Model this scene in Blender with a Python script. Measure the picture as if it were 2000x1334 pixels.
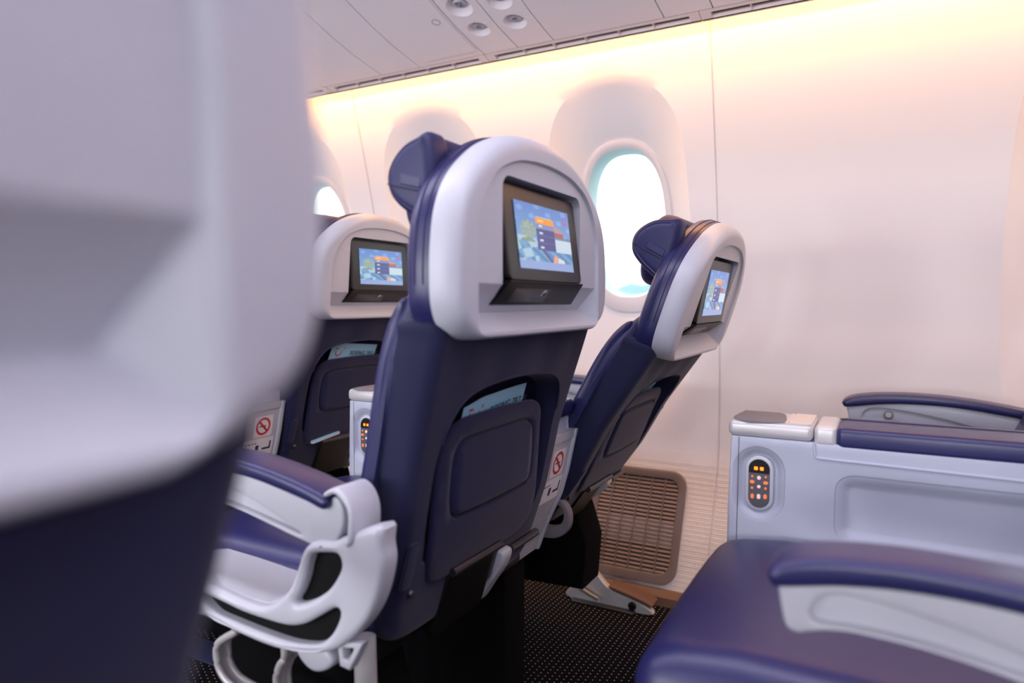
import bpy, bmesh, math, random
from mathutils import Vector, Matrix
from mathutils.geometry import delaunay_2d_cdt

for o in list(bpy.data.objects): bpy.data.objects.remove(o, do_unlink=True)
SC = bpy.context.scene
COL = SC.collection
random.seed(7)
def s2l(c):
    return tuple((v/12.92 if v <= .04045 else ((v+.055)/1.055)**2.4) for v in [x/255. for x in c])

# ------------------------------------------------------------------ camera
# world: X = across the cabin towards the window wall, Y = forward, Z = up (floor 0)
YAW = math.atan2(731, 1335.); PITCH = math.atan2(77, 1333.)
cam = bpy.data.objects.new('camera', bpy.data.cameras.new('camera')); COL.objects.link(cam)
cam.data.sensor_width = 36; cam.data.lens = 36*1333/2000.
cam.data.clip_start = .01; cam.data.clip_end = 3000
cam.location = (0, 0, .97)
cam.rotation_euler = (math.pi/2-PITCH, 0, YAW-math.pi/2)
cam.data.dof.use_dof = True; cam.data.dof.focus_distance = 1.5; cam.data.dof.aperture_fstop = 2.2
SC.camera = cam
SC.view_settings.view_transform = 'Standard'; SC.view_settings.look = 'None'
SC.view_settings.gamma = 1; SC.view_settings.use_curve_mapping = False
SC.view_settings.exposure = 0.62

# ------------------------------------------------------------------ world: bright overcast sky
w = bpy.data.worlds.new('overcast_sky'); SC.world = w; w.use_nodes = True
w.node_tree.nodes['Background'].inputs[0].default_value = (.93, .97, 1, 1)
w.node_tree.nodes['Background'].inputs[1].default_value = 1.7

# ------------------------------------------------------------------ cabin lamps
def area(name, loc, rot, sx, sy, power, color):
    l = bpy.data.lights.new(name, 'AREA'); l.shape = 'RECTANGLE'; l.size = sx; l.size_y = sy
    l.energy = power; l.color = color
    o = bpy.data.objects.new(name, l); COL.objects.link(o); o.location = loc; o.rotation_euler = rot
    return o
# cove lamps on top of the bins wash the vaulted ceiling over both aisles
LAMP = s2l((238, 234, 251))
area('aisle_cove_lamp', (.62, .9, 2.02), (math.pi, math.radians(18), 0), .16, 6.6, 34, LAMP)
area('far_aisle_cove_lamp', (-2.2, .9, 2.02), (math.pi, 0, 0), .16, 6.6, 40, LAMP)
# lamp strip in the aisle ceiling, facing the outboard side
area('aisle_ceiling_lamp', (.40, 1.3, 2.235), (0, math.radians(-34), 0), .20, 6.6, 30, LAMP)
# daylight through the windows of the opposite side wall
for k in range(9):
    area('far_window_daylight', (-3.26, -.9+.73*k, 1.24), (0, math.radians(-90), 0), .50, .28, 12, (.96, .96, 1))
# amber LED strip hidden behind the vent rail, washing the side wall
area('cove_led_strip', (2.050, 1.15, 1.816), (0, math.radians(-4), 0), .012, 6.9, 21, (1.0, .46, .12))

# ------------------------------------------------------------------ materials
def mat(name, col, rough=.5, metal=0, spec=.5, bump=0, bscale=400, coat=0, emis=0, sheen=0, lin=False, var=0):
    m = bpy.data.materials.new(name); m.use_nodes = True
    nt = m.node_tree; b = nt.nodes['Principled BSDF']
    c = col if lin else s2l(col)
    b.inputs['Base Color'].default_value = (*c, 1); b.inputs['Roughness'].default_value = rough
    b.inputs['Metallic'].default_value = metal; b.inputs['Specular IOR Level'].default_value = spec
    b.inputs['Coat Weight'].default_value = coat; b.inputs['Coat Roughness'].default_value = .25
    b.inputs['Sheen Weight'].default_value = sheen
    if emis:
        b.inputs['Emission Color'].default_value = (*c, 1); b.inputs['Emission Strength'].default_value = emis
    tc = None
    if bump or var:
        tc = nt.nodes.new('ShaderNodeTexCoord')
        n = nt.nodes.new('ShaderNodeTexNoise'); n.inputs['Scale'].default_value = bscale; n.inputs['Detail'].default_value = 3
        nt.links.new(tc.outputs['Object'], n.inputs['Vector'])
        if bump:
            bp = nt.nodes.new('ShaderNodeBump'); bp.inputs['Strength'].default_value = bump; bp.inputs['Distance'].default_value = .001
            nt.links.new(n.outputs['Fac'], bp.inputs['Height']); nt.links.new(bp.outputs['Normal'], b.inputs['Normal'])
        if var:
            mx = nt.nodes.new('ShaderNodeMix'); mx.data_type = 'RGBA'; mx.blend_type = 'MULTIPLY'
            mr = nt.nodes.new('ShaderNodeMapRange'); mr.inputs[3].default_value = 1-var; mr.inputs[4].default_value = 1+var
            nt.links.new(n.outputs['Fac'], mr.inputs[0])
            mx.inputs[0].default_value = 1; mx.inputs[6].default_value = (*c, 1)
            nt.links.new(mr.outputs[0], mx.inputs[7]); nt.links.new(mx.outputs[2], b.inputs['Base Color'])
    return m
M = {}
M['shell'] = mat('pearl_grey_plastic', (193, 197, 207), .38, bump=.04, bscale=900)
M['frame'] = mat('light_grey_frame_plastic', (196, 199, 208), .36)
M['console'] = mat('blue_grey_console_plastic', (186, 191, 208), .42, bump=.05, bscale=900)
M['leather'] = mat('navy_leather', (38, 39, 90), .34, bump=.10, bscale=260, spec=.6)
M['leather2'] = mat('navy_leather_matt', (33, 36, 84), .46, bump=.10, bscale=300)
M['fabric'] = mat('navy_back_cloth', (28, 30, 64), .8, bump=.25, bscale=700, sheen=.15, spec=.25)
M['fabric_dark'] = mat('dark_pocket_lining', (24, 24, 44), .9, spec=.15)
M['seam'] = mat('navy_thread', (34, 34, 70), .7)
M['black'] = mat('black_plastic', (12, 12, 13), .45, spec=.3)
M['bezel'] = mat('dark_grey_bezel', (38, 36, 36), .32, spec=.5)
M['blackmatt'] = mat('black_carpet_cover', (12, 12, 14), .95, bump=.3, bscale=500, spec=.1)
M['meshb'] = mat('black_woven_insert', (9, 9, 11), .7, bump=.4, bscale=500, spec=.2)
M['chrome'] = mat('satin_steel', (176, 176, 180), .28, metal=1)
M['silver'] = mat('silver_paint', (214, 212, 212), .34, metal=.25)
M['dsteel'] = mat('dark_steel', (92, 92, 98), .38, metal=.9)
M['wall'] = mat('sidewall_laminate', (237, 231, 232), .5, bump=.05, bscale=300)
M['wframe'] = mat('window_frame_plastic', (226, 221, 224), .45)
M['teal'] = mat('pale_teal_reveal', (190, 220, 222), .4)
M['ceil'] = mat('bin_panel_paint', (243, 238, 244), .55, bump=.08, bscale=500)
M['rail'] = mat('vent_rail_plastic', (240, 226, 224), .5)
M['slot'] = mat('vent_slot_dark', (84, 74, 70), .8)
M['groove'] = mat('panel_gap_dark', (70, 62, 64), .8)
M['grille'] = mat('grey_brown_grille', (122, 108, 106), .45)
M['slat'] = mat('grille_slat', (156, 138, 131), .45)
M['grilled'] = mat('grille_cavity', (22, 18, 18), .9)
M['brown'] = mat('brown_trim', (112, 84, 70), .55)
M['card'] = mat('light_blue_card', (150, 208, 232), .45)
M['red'] = mat('red_print', (205, 30, 45), .6)
M['ink'] = mat('dark_blue_print', (40, 60, 96), .6)
M['white'] = mat('white_sticker', (236, 236, 240), .5)
M['greyinset'] = mat('grey_rubber_inset', (124, 120, 126), .7)
M['cream'] = mat('cream_plate', (226, 214, 204), .5)
M['orange'] = mat('orange_led', (255, 120, 20), .5, emis=1.6)
M['btn'] = mat('orange_backlit_button', (232, 120, 66), .5, emis=.35)
M['wbtn'] = mat('white_backlit_button', (240, 200, 196), .5, emis=.3)
M['keypad'] = mat('grey_keypad', (92, 92, 100), .5)
M['bulk'] = mat('far_wall_laminate', (214, 208, 214), .6)
M['track'] = mat('navy_track_cover', (44, 52, 84), .5)
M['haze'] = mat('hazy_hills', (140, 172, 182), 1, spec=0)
M['apron'] = mat('pale_concrete', (158, 170, 172), 1, spec=0)
M['bwhite'] = mat('white_cladding', (205, 212, 214), .9)

def carpet():
    m = mat('dotted_black_carpet', (13, 12, 17), .95, spec=.1); nt = m.node_tree; b = nt.nodes['Principled BSDF']
    tc = nt.nodes.new('ShaderNodeTexCoord'); sp = nt.nodes.new('ShaderNodeSeparateXYZ'); nt.links.new(tc.outputs['Object'], sp.inputs[0])
    def ma(op, a, bb=None, c=None):
        n = nt.nodes.new('ShaderNodeMath'); n.operation = op
        for i, v in enumerate((a, bb, c)):
            if v is None: continue
            if isinstance(v, (int, float)): n.inputs[i].default_value = v
            else: nt.links.new(v, n.inputs[i])
        return n.outputs[0]
    P = .0165
    u = ma('DIVIDE', sp.outputs[0], P); v = ma('DIVIDE', sp.outputs[1], P)
    row = ma('FLOOR', v); u = ma('ADD', u, ma('MULTIPLY', ma('MODULO', ma('ABSOLUTE', row), 2.), .5))
    du = ma('SUBTRACT', ma('FRACT', u), .5); dv = ma('SUBTRACT', ma('FRACT', v), .5)
    d = ma('SQRT', ma('ADD', ma('MULTIPLY', du, du), ma('MULTIPLY', dv, dv)))
    f = ma('LESS_THAN', d, .105)
    mx = nt.nodes.new('ShaderNodeMix'); mx.data_type = 'RGBA'
    mx.inputs[6].default_value = (*s2l((15, 14, 20)), 1); mx.inputs[7].default_value = (*s2l((196, 190, 186)), 1)
    nt.links.new(f, mx.inputs[0]); nt.links.new(mx.outputs[2], b.inputs['Base Color'])
    return m
M['carpet'] = carpet()
def dado():
    m = mat('sidewall_laminate_dimpled', (240, 236, 237), .5); nt = m.node_tree; b = nt.nodes['Principled BSDF']
    tc = nt.nodes.new('ShaderNodeTexCoord'); v = nt.nodes.new('ShaderNodeTexVoronoi'); v.inputs['Scale'].default_value = 150
    v.inputs['Randomness'].default_value = 0
    nt.links.new(tc.outputs['Object'], v.inputs['Vector'])
    sp = nt.nodes.new('ShaderNodeSeparateXYZ'); nt.links.new(tc.outputs['Object'], sp.inputs[0])
    mr = nt.nodes.new('ShaderNodeMapRange'); mr.inputs[1].default_value = .47; mr.inputs[2].default_value = .40
    mr.inputs[3].default_value = 0; mr.inputs[4].default_value = .8; nt.links.new(sp.outputs[2], mr.inputs[0])
    bp = nt.nodes.new('ShaderNodeBump'); bp.inputs['Distance'].default_value = .004
    nt.links.new(mr.outputs[0], bp.inputs['Strength']); nt.links.new(v.outputs['Distance'], bp.inputs['Height'])
    nt.links.new(bp.outputs['Normal'], b.inputs['Normal'])
    return m
M['wall'] = dado()
def glass():
    m = bpy.data.materials.new('window_pane_glass'); m.use_nodes = True; nt = m.node_tree; nt.nodes.clear()
    o = nt.nodes.new('ShaderNodeOutputMaterial'); mx = nt.nodes.new('ShaderNodeMixShader')
    t = nt.nodes.new('ShaderNodeBsdfTransparent'); t.inputs[0].default_value = (.95, .99, 1, 1)
    g = nt.nodes.new('ShaderNodeBsdfGlossy'); g.inputs['Roughness'].default_value = .03
    mx.inputs[0].default_value = .05
    nt.links.new(t.outputs[0], mx.inputs[1]); nt.links.new(g.outputs[0], mx.inputs[2]); nt.links.new(mx.outputs[0], o.inputs[0])
    return m
M['glass'] = glass()
def screenmat():
    m = bpy.data.materials.new('lit_screen_picture'); m.use_nodes = True; nt = m.node_tree; b = nt.nodes['Principled BSDF']
    a = nt.nodes.new('ShaderNodeVertexColor'); a.layer_name = 'Col'
    b.inputs['Base Color'].default_value = (.01, .01, .012, 1); b.inputs['Roughness'].default_value = .25
    nt.links.new(a.outputs[0], b.inputs['Emission Color']); b.inputs['Emission Strength'].default_value = .58
    return m
M['screen'] = screenmat()

# ------------------------------------------------------------------ geometry helpers
def area2(l): return sum(a[0]*b[1]-b[0]*a[1] for a, b in zip(l, l[1:]+l[:1]))/2
def ccw(l): return list(l) if area2(l) > 0 else list(reversed(l))
def offset(l, d):
    """inward offset of a CCW loop"""
    n = len(l); out = []
    for i in range(n):
        a, b, c = Vector(l[i-1]), Vector(l[i]), Vector(l[(i+1) % n])
        e1 = (b-a); e2 = (c-b)
        if e1.length < 1e-9 or e2.length < 1e-9: out.append(tuple(b)); continue
        e1.normalize(); e2.normalize()
        n1 = Vector((-e1.y, e1.x)); n2 = Vector((-e2.y, e2.x)); m = n1+n2
        if m.length < 1e-6: m = n1
        m.normalize(); k = max(.45, m.dot(n1))
        out.append(tuple(b+m*d/k))
    return out
def spline(p, seg=6, closed=True):
    n = len(p); out = []
    rng = range(n) if closed else range(n-1)
    for i in rng:
        if closed: a, b, c, d = p[i-1], p[i], p[(i+1) % n], p[(i+2) % n]
        else: a, b, c, d = p[max(i-1, 0)], p[i], p[i+1], p[min(i+2, n-1)]
        for k in range(seg):
            t = k/seg
            out.append(tuple(.5*((2*b[j])+(-a[j]+c[j])*t+(2*a[j]-5*b[j]+4*c[j]-d[j])*t*t+(-a[j]+3*b[j]-3*c[j]+d[j])*t**3) for j in range(len(b))))
    if not closed: out.append(tuple(p[-1]))
    return out
def rrect(x0, x1, y0, y1, r, seg=5):
    out = []
    for cx, cy, a0 in ((x1-r, y1-r, 0), (x0+r, y1-r, 90), (x0+r, y0+r, 180), (x1-r, y0+r, 270)):
        for k in range(seg+1):
            a = math.radians(a0+90*k/seg); out.append((cx+r*math.cos(a), cy+r*math.sin(a)))
    return out
def sup(cx, cy, rx, ry, n=2., N=64):
    out = []
    for k in range(N):
        a = 2*math.pi*k/N; c, s = math.cos(a), math.sin(a)
        out.append((cx+rx*math.copysign(abs(c)**(2/n), c), cy+ry*math.copysign(abs(s)**(2/n), s)))
    return out
def inside(p, l):
    x, y = p; r = False; n = len(l)
    for i in range(n):
        (x1, y1), (x2, y2) = l[i], l[i-1]
        if (y1 > y) != (y2 > y) and x < (x2-x1)*(y-y1)/(y2-y1)+x1: r = not r
    return r
def dist_loop(p, l):
    return min((p[0]-a[0])**2+(p[1]-a[1])**2 for a in l)**.5
def interp(x, xs, ys):
    if x <= xs[0]: return ys[0]
    for a, b, c, d in zip(xs, xs[1:], ys, ys[1:]):
        if x <= b: return c+(d-c)*(x-a)/(b-a)
    return ys[-1]
class LUT:
    def __init__(s): s.d = {}
    def put(s, p, h): s.d[(round(p[0]*1e4), round(p[1]*1e4))] = h
    def get(s, u, v, df=0.):
        a, b = round(u*1e4), round(v*1e4)
        for i in (0, -1, 1):
            for j in (0, -1, 1):
                if (a+i, b+j) in s.d: return s.d[(a+i, b+j)]
        return df
AX = {'x': lambda u, v, d: (d, u, v), 'y': lambda u, v, d: (u, d, v), 'z': lambda u, v, d: (u, v, d)}

class Geo:
    def __init__(s): s.v = []; s.f = []
    def add(s, vs, fs):
        n = len(s.v); s.v += [tuple(a) for a in vs]; s.f += [tuple(i+n for i in f) for f in fs]
        return s
    def loft(s, loops, closed=True, cap0=False, cap1=False):
        n = len(loops[0]); vs = [p for l in loops for p in l]; fs = []
        for k in range(len(loops)-1):
            for i in range(n if closed else n-1):
                j = (i+1) % n; fs.append((k*n+i, k*n+j, (k+1)*n+j, (k+1)*n+i))
        if cap0: fs.append(tuple(reversed(range(n))))
        if cap1: fs.append(tuple((len(loops)-1)*n+i for i in range(n)))
        return s.add(vs, fs)
    def fill(s, outer, holes, fn, feat=(), pts=()):
        """constrained triangulation; outer/holes: 2-D loops, feat: (points, closed) inner edges; fn(u,v)->3-D"""
        V = []; E = []
        def put(l, closed=True):
            b = len(V); V.extend(Vector(p[:2]) for p in l); n = len(l)
            E.extend((b+i, b+(i+1) % n) for i in range(n if closed else n-1))
        put(outer)
        for h in holes: put(h)
        for l, c in feat: put(l, c)
        V.extend(Vector(p) for p in pts)
        vo, eo, fo, ov, oe, of = delaunay_2d_cdt(V, E, [], 0, 1e-6)
        fs = []
        for f in fo:
            c = (sum(vo[i].x for i in f)/len(f), sum(vo[i].y for i in f)/len(f))
            if inside(c, outer) and not any(inside(c, h) for h in holes): fs.append(tuple(f))
        return s.add([fn(p.x, p.y) for p in vo], fs)
    def slab(s, outer, axis, d0, d1, r=.002, holes=(), seg=3, pts=()):
        m = AX[axis]; outer = ccw(outer); r = min(r, abs(d1-d0)/2.001); sg = 1 if d1 > d0 else -1
        rings = []
        for k in range(seg+1):
            a = math.pi/2*k/seg; rings.append((r*(1-math.sin(a)), d0+sg*r*(1-math.cos(a))))
        for k in range(seg+1):
            a = math.pi/2*k/seg; rings.append((r*(1-math.cos(a)), d1-sg*r*(1-math.sin(a))))
        loops = [[m(u, v, d) for u, v in offset(outer, i)] for i, d in rings]; s.loft(loops)
        H = [ccw(h) for h in holes]
        for h in H:
            s.loft([[m(u, v, d) for u, v in offset(h, -i)] for i, d in rings])
        oo = offset(outer, r); hh = [offset(h, -r) for h in H]
        s.fill(oo, hh, lambda u, v: m(u, v, d0)); s.fill(oo, hh, lambda u, v: m(u, v, d1))
        return s
    def rbox(s, x0, x1, y0, y1, z0, z1, r=.004, seg=2, fn=None, cuts=0):
        bm = bmesh.new(); bmesh.ops.create_cube(bm, size=1)
        for v in bm.verts:
            v.co = Vector(((x0+x1)/2+v.co.x*(x1-x0), (y0+y1)/2+v.co.y*(y1-y0), (z0+z1)/2+v.co.z*(z1-z0)))
        if r > 0: bmesh.ops.bevel(bm, geom=list(bm.edges), offset=r, segments=seg, affect='EDGES', profile=.5)
        if cuts: 
            for ax, a, b in ((0, x0, x1), (1, y0, y1), (2, z0, z1)):
                no = [0, 0, 0]; no[ax] = 1
                for k in range(1, cuts+1):
                    co = [0, 0, 0]; co[ax] = a+(b-a)*k/(cuts+1)
                    bmesh.ops.bisect_plane(bm, geom=list(bm.verts)+list(bm.edges)+list(bm.faces), plane_co=co, plane_no=no)
        bm.verts.ensure_lookup_table(); bm.verts.index_update()
        vs = [tuple(v.co) for v in bm.verts]; fs = [tuple(v.index for v in f.verts) for f in bm.faces]; bm.free()
        if fn: vs = [fn(*p) for p in vs]
        return s.add(vs, fs)
    def tube(s, path, r, n=8, rx=None, up=(0, 0, 1)):
        """round (or elliptical rx x r) tube along a 3-D path"""
        P = [Vector(p) for p in path]; loops = []
        for i, p in enumerate(P):
            t = (P[min(i+1, len(P)-1)]-P[max(i-1, 0)]).normalized(); u = Vector(up)
            if abs(t.dot(u)) > .97: u = Vector((1, 0, 0))
            a = t.cross(u).normalized(); b = t.cross(a).normalized()
            loops.append([tuple(p+a*math.cos(2*math.pi*k/n)*(rx or r)+b*math.sin(2*math.pi*k/n)*r) for k in range(n)])
        return s.loft(loops, True, True, True)
    def lathe(s, prof, c, axis='z', n=24):
        """prof: (radius, height) pairs about an axis through c"""
        loops = []
        for r, h in prof:
            l = []
            for k in range(n):
                a = 2*math.pi*k/n; u, v = r*math.cos(a), r*math.sin(a)
                d = AX[axis](u, v, h); l.append((c[0]+d[0], c[1]+d[1], c[2]+d[2]))
            loops.append(l)
        return s.loft(loops, True, True, True)
    def mesh(s, name, angle=35, fn=None, sub=0):
        me = bpy.data.meshes.new(name); vs = s.v if not fn else [fn(*p) for p in s.v]
        bm = bmesh.new(); bv = [bm.verts.new(v) for v in vs]
        for f in s.f:
            if len(set(f)) < 3: continue
            try: bm.faces.new([bv[i] for i in f])
            except ValueError: pass
        bmesh.ops.remove_doubles(bm, verts=bm.verts, dist=2e-5)
        loose = [v for v in bm.verts if not v.link_faces]
        bmesh.ops.delete(bm, geom=loose, context='VERTS')
        bmesh.ops.recalc_face_normals(bm, faces=bm.faces)
        bm.to_mesh(me); bm.free()
        for p in me.polygons: p.use_smooth = True
        me.set_sharp_from_angle(angle=math.radians(angle))
        return me

def link(name, me, m, parent=None, label=None):
    o = bpy.data.objects.new(name, me); COL.objects.link(o)
    if me is not None and m is not None and not me.materials: me.materials.append(M[m] if isinstance(m, str) else m)
    if parent is not None: o.parent = parent
    if label: o['label'] = label
    return o
def part(name, geo, m, parent, angle=35, label=None):
    return link(name, geo.mesh(name, angle), m, parent, label)
def thing(name, label, cat, loc=(0, 0, 0), group=None):
    o = bpy.data.objects.new(name, None); COL.objects.link(o); o.location = loc; o.empty_display_size = .05
    o['label'] = label; o['category'] = cat
    if group: o['group'] = group
    return o
def struct(name, geo=None, m=None, angle=35):
    o = link(name, geo.mesh(name, angle), m) if geo else bpy.data.objects.new(name, None)
    if not geo: COL.objects.link(o)
    o['kind'] = 'structure'
    return o
def box(*a, **k): return Geo().rbox(*a, **k)
def font_geo(txt, size, xform, extrude=.0002):
    cu = bpy.data.curves.new('lettering', 'FONT'); cu.body = txt; cu.size = size; cu.extrude = extrude
    cu.resolution_u = 3; cu.space_character = 1.08
    o = bpy.data.objects.new('lettering_tmp', cu); COL.objects.link(o)
    dg = bpy.context.evaluated_depsgraph_get(); me = bpy.data.meshes.new_from_object(o.evaluated_get(dg))
    bpy.data.objects.remove(o); g = Geo(); g.add([xform(v.co.x, v.co.y, v.co.z) for v in me.vertices], [tuple(p.vertices) for p in me.polygons])
    bpy.data.meshes.remove(me)
    return g

# ================================================================== SETTING
Y0, Y1 = -2.30, 4.654
def wallX(z):
    return interp(z, [0, .1, .2, .28, .36, .42, .47, .58, .72, .9, 1.05, 1.2, 1.35, 1.5, 1.65, 1.8, 1.95],
                  [2.135, 2.178, 2.222, 2.262, 2.298, 2.318, 2.327, 2.331, 2.327, 2.312, 2.289, 2.26, 2.226, 2.188, 2.146, 2.102, 2.056])
DEP = .077
def win_loops(yc):
    inner = sup(yc, 1.227, .170, .297, 2.5, 72); outer = [(yc+.004+.252*math.cos(a), 1.10+.351*math.tanh(3.5*math.sin(a))/math.tanh(3.5)+.252*math.sin(a)) for a in [2*math.pi*k/72 for k in range(72)]]
    return inner, outer
def wall_panel(ya, yb, wins, parent):
    ya += .003; yb -= .003
    zt = 1.95
    rect = []
    nz = 60; ny = 24
    rect += [(ya+(yb-ya)*k/ny, .015) for k in range(ny)] + [(yb, .015+(zt-.015)*k/nz) for k in range(nz)]
    rect += [(yb-(yb-ya)*k/ny, zt) for k in range(ny)] + [(ya, zt-(zt-.015)*k/nz) for k in range(nz)]
    holes = []; feats = []; lut = LUT()
    for yc in wins:
        inner, outer = win_loops(yc)
        holes.append(inner)
        for k in range(6):
            t = k/6; l = [(a[0]*(1-t)+b[0]*t, a[1]*(1-t)+b[1]*t) for a, b in zip(outer, inner)]
            feats.append((l, True))
            for p in l: lut.put(p, DEP*t)
        for p in inner: lut.put(p, DEP)
    pts = []
    for i in range(1, 28):
        for j in range(1, 48):
            p = (ya+(yb-ya)*i/28, .015+(zt-.015)*j/48)
            if any(inside(p, win_loops(c)[1]) or dist_loop(p, win_loops(c)[1]) < .02 for c in wins): continue
            pts.append(p)
    g = Geo(); g.fill(rect, holes, lambda u, v: (wallX(v)+lut.get(u, v), u, v), feats, pts)
    # turned-back edges at the joints
    for y, s in ((ya, 1), (yb, -1)):
        zz = [.015+(zt-.015)*k/nz for k in range(nz+1)]
        g.loft([[(wallX(z), y, z) for z in zz], [(wallX(z)+.02, y, z) for z in zz]], closed=False)
    return part('sidewall_panel', g, 'wall', parent, 22)
wall = struct('wall_right')
JO = [-2.30, -.909, .481, 1.872, 3.263, 4.654]
WINS = [(-1.97, -1.25), (-.53,), (.815, 1.545), (2.235, 2.93), (3.6, 4.32)]
for a, b, ws in zip(JO, JO[1:], WINS): wall_panel(a, b, ws, wall)
for j in JO[1:-1]:
    zz = [.015+.0322*k for k in range(61)]
    part('joint_strip', Geo().loft([[(wallX(z)+.006, j-.012, z) for z in zz], [(wallX(z)+.006, j+.012, z) for z in zz]], closed=False), 'wall', wall)
wi = 0
for ws in WINS:
    for yc in ws:
        wi += 1
        wo = struct('window_%d' % wi)
        inner, outer = win_loops(yc); op = sup(yc+.0, 1.241, .143, .254, 2.6, 72)
        mid = [(a[0]*.45+b[0]*.55, a[1]*.45+b[1]*.55) for a, b in zip(inner, op)]
        g = Geo(); XO = wallX(1.241)+DEP
        base = [(wallX(v)+DEP, u, v) for u, v in inner]
        lip = [(wallX(v)+DEP-.007, u, v) for u, v in offset(ccw(inner), .003)]
        ml = [(wallX(v)+DEP-.009, u, v) for u, v in mid]
        e1 = [(wallX(v)+DEP-.002, u, v) for u, v in op]
        g.loft([base, lip, ml, e1]); part('window_frame', g, 'wframe', wo, 40)
        op2 = sup(yc, 1.243, .135, .246, 2.6, 72)
        part('window_reveal', Geo().loft([e1, [(wallX(v)+DEP+.03, u, v) for u, v in op2], [(wallX(v)+DEP+.075, u, v) for u, v in op2]]), 'teal', wo)
        g = Geo(); g.fill(op2, [], lambda u, v: (wallX(v)+DEP+.05, u, v))
        part('window_pane', g, 'glass', wo)
# shell behind the sidewall so no light comes in except through the panes: floor, ceiling, far walls
struct('floor', Geo().add([(-3.3, Y0, 0), (2.4, Y0, 0), (2.4, Y1, 0), (-3.3, Y1, 0)], [(0, 1, 2, 3)]), 'carpet')
struct('wall_left', box(-3.32, -3.30, Y0, Y1, 0, 2.5, r=0), 'bulk')
struct('wall_front', box(-3.3, 2.6, Y1, Y1+.02, 0, 2.5, r=0), 'bulk')
struct('wall_back', box(-3.3, 2.6, Y0-.02, Y0, 0, 2.5, r=0), 'bulk')
# ceiling: aisle vault, overhead-bin belly made of panels
def binZ(x):
    return interp(x, [.9, 1.0, 1.15, 1.3, 1.45, 1.6, 1.7, 1.8, 1.9, 1.955], [2.25, 2.13, 2.03, 1.955, 1.90, 1.858, 1.827, 1.802, 1.784, 1.776])
ceil = struct('ceiling')
part('ceiling_vault', box(-3.3, .95, Y0, Y1, 2.25, 2.27, r=0), 'bulk', ceil)
part('bin_roof', box(.9, 2.4, Y0, Y1, 1.952, 1.965, r=0).rbox(.9, 1.6, Y0, Y1, 2.25, 2.27, r=0), 'bulk', ceil)
part('bin_belly_backing', Geo().loft([[(x, Y0, binZ(x)+.026) for x in (.9, 1.0, 1.15, 1.3, 1.45, 1.6, 1.7, 1.8, 1.9, 1.955)], [(x, Y1, binZ(x)+.026) for x in (.9, 1.0, 1.15, 1.3, 1.45, 1.6, 1.7, 1.8, 1.9, 1.955)]], closed=False), 'groove', ceil)
XS = [.9+.05*k for k in range(21)] + [1.932, 1.952]
def belly_panel(ya, yb, name='bin_panel', bowls=(), xa=.9, xb=1.952, drop=0., par=None):
    ya += .0018; yb -= .0018
    xs = [x for x in XS if xa <= x <= xb]
    xs = ([xa] if xs[0] > xa+1e-4 else [])+xs+([xb] if xs[-1] < xb-1e-4 else [])
    rect = [(x, ya) for x in xs]+[(x, yb) for x in reversed(xs)]
    feats = []; lut = LUT()
    for cx, cy, R in bowls:
        for k, (rr, hh) in enumerate(((1.0, 0), (.93, .006), (.8, .013), (.64, .018), (.5, .019))):
            l = [(cx+R*rr*math.cos(a*math.pi/16), cy+R*rr*math.sin(a*math.pi/16)) for a in range(32)]
            feats.append((l, True))
            for p in l: lut.put(p, hh)
    g = Geo(); g.fill(rect, [], lambda u, v: (u, v, binZ(u)-drop+lut.get(u, v)), feats)
    top = [(u, v, binZ(u)-drop) for u, v in rect]; g.loft([top, [(x, y, z+.01) for x, y, z in top]])
    return part(name, g, 'ceil', par or ceil, 28)
cuts = [-2.3, -1.6, -.909, -.20, .44, .576, .922, 1.047, 1.172, 1.429, 1.597, 2.0, 2.35, 2.8, 3.263, 4.0, 4.654]
BOWLS = {.44: [(1.825, .508, .036), (1.725, .508, .038)], .922: [(1.822, .988, .036), (1.722, .985, .038)], 1.047: [(1.820, 1.112, .036), (1.712, 1.112, .040)]}
for a, b in zip(cuts, cuts[1:]):
    bw = BOWLS.get(a, [])
    pnl = belly_panel(a, b, 'service_panel' if bw else 'bin_panel', bw)
    for i, (cx, cy, R) in enumerate(bw):
        zz = binZ(cx)
        disc = Geo().lathe([(R*.52, .0205), (R*.52, .012), (R*.47, .009), (R*.36, .0095), (R*.34, .0105), (R*.0001, .0105)], (cx, cy, zz), 'z', 28)
        d = part('reading_lamp' if i == 0 else 'air_nozzle', disc, 'shell', pnl, 40)
        if i == 0:
            part('lamp_symbol', box(cx-.003, cx+.003, cy-.007, cy+.007, zz+.0072, zz+.0086, r=.0005), 'greyinset', d)
        else:
            vg = Geo()
            for k in range(3):
                a0 = k*2.094
                vg.tube([(cx+.002*math.cos(a0), cy+.002*math.sin(a0), zz+.0085), (cx+R*.3*math.cos(a0), cy+R*.3*math.sin(a0), zz+.0085)], .0022, 6)
            part('nozzle_vane', vg, 'greyinset', d)
# oxygen-mask door on the bin belly
od = belly_panel(1.180, 1.388, 'mask_door', (), 1.50, 1.918, .004)
g = Geo().tube([(1.742+.0125*math.cos(a*math.pi/12), 1.215+.0125*math.sin(a*math.pi/12), binZ(1.742+.0125*math.cos(a*math.pi/12))-.0042) for a in range(25)], .0007, 5)
part('door_release', g, 'greyinset', od)

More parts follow.
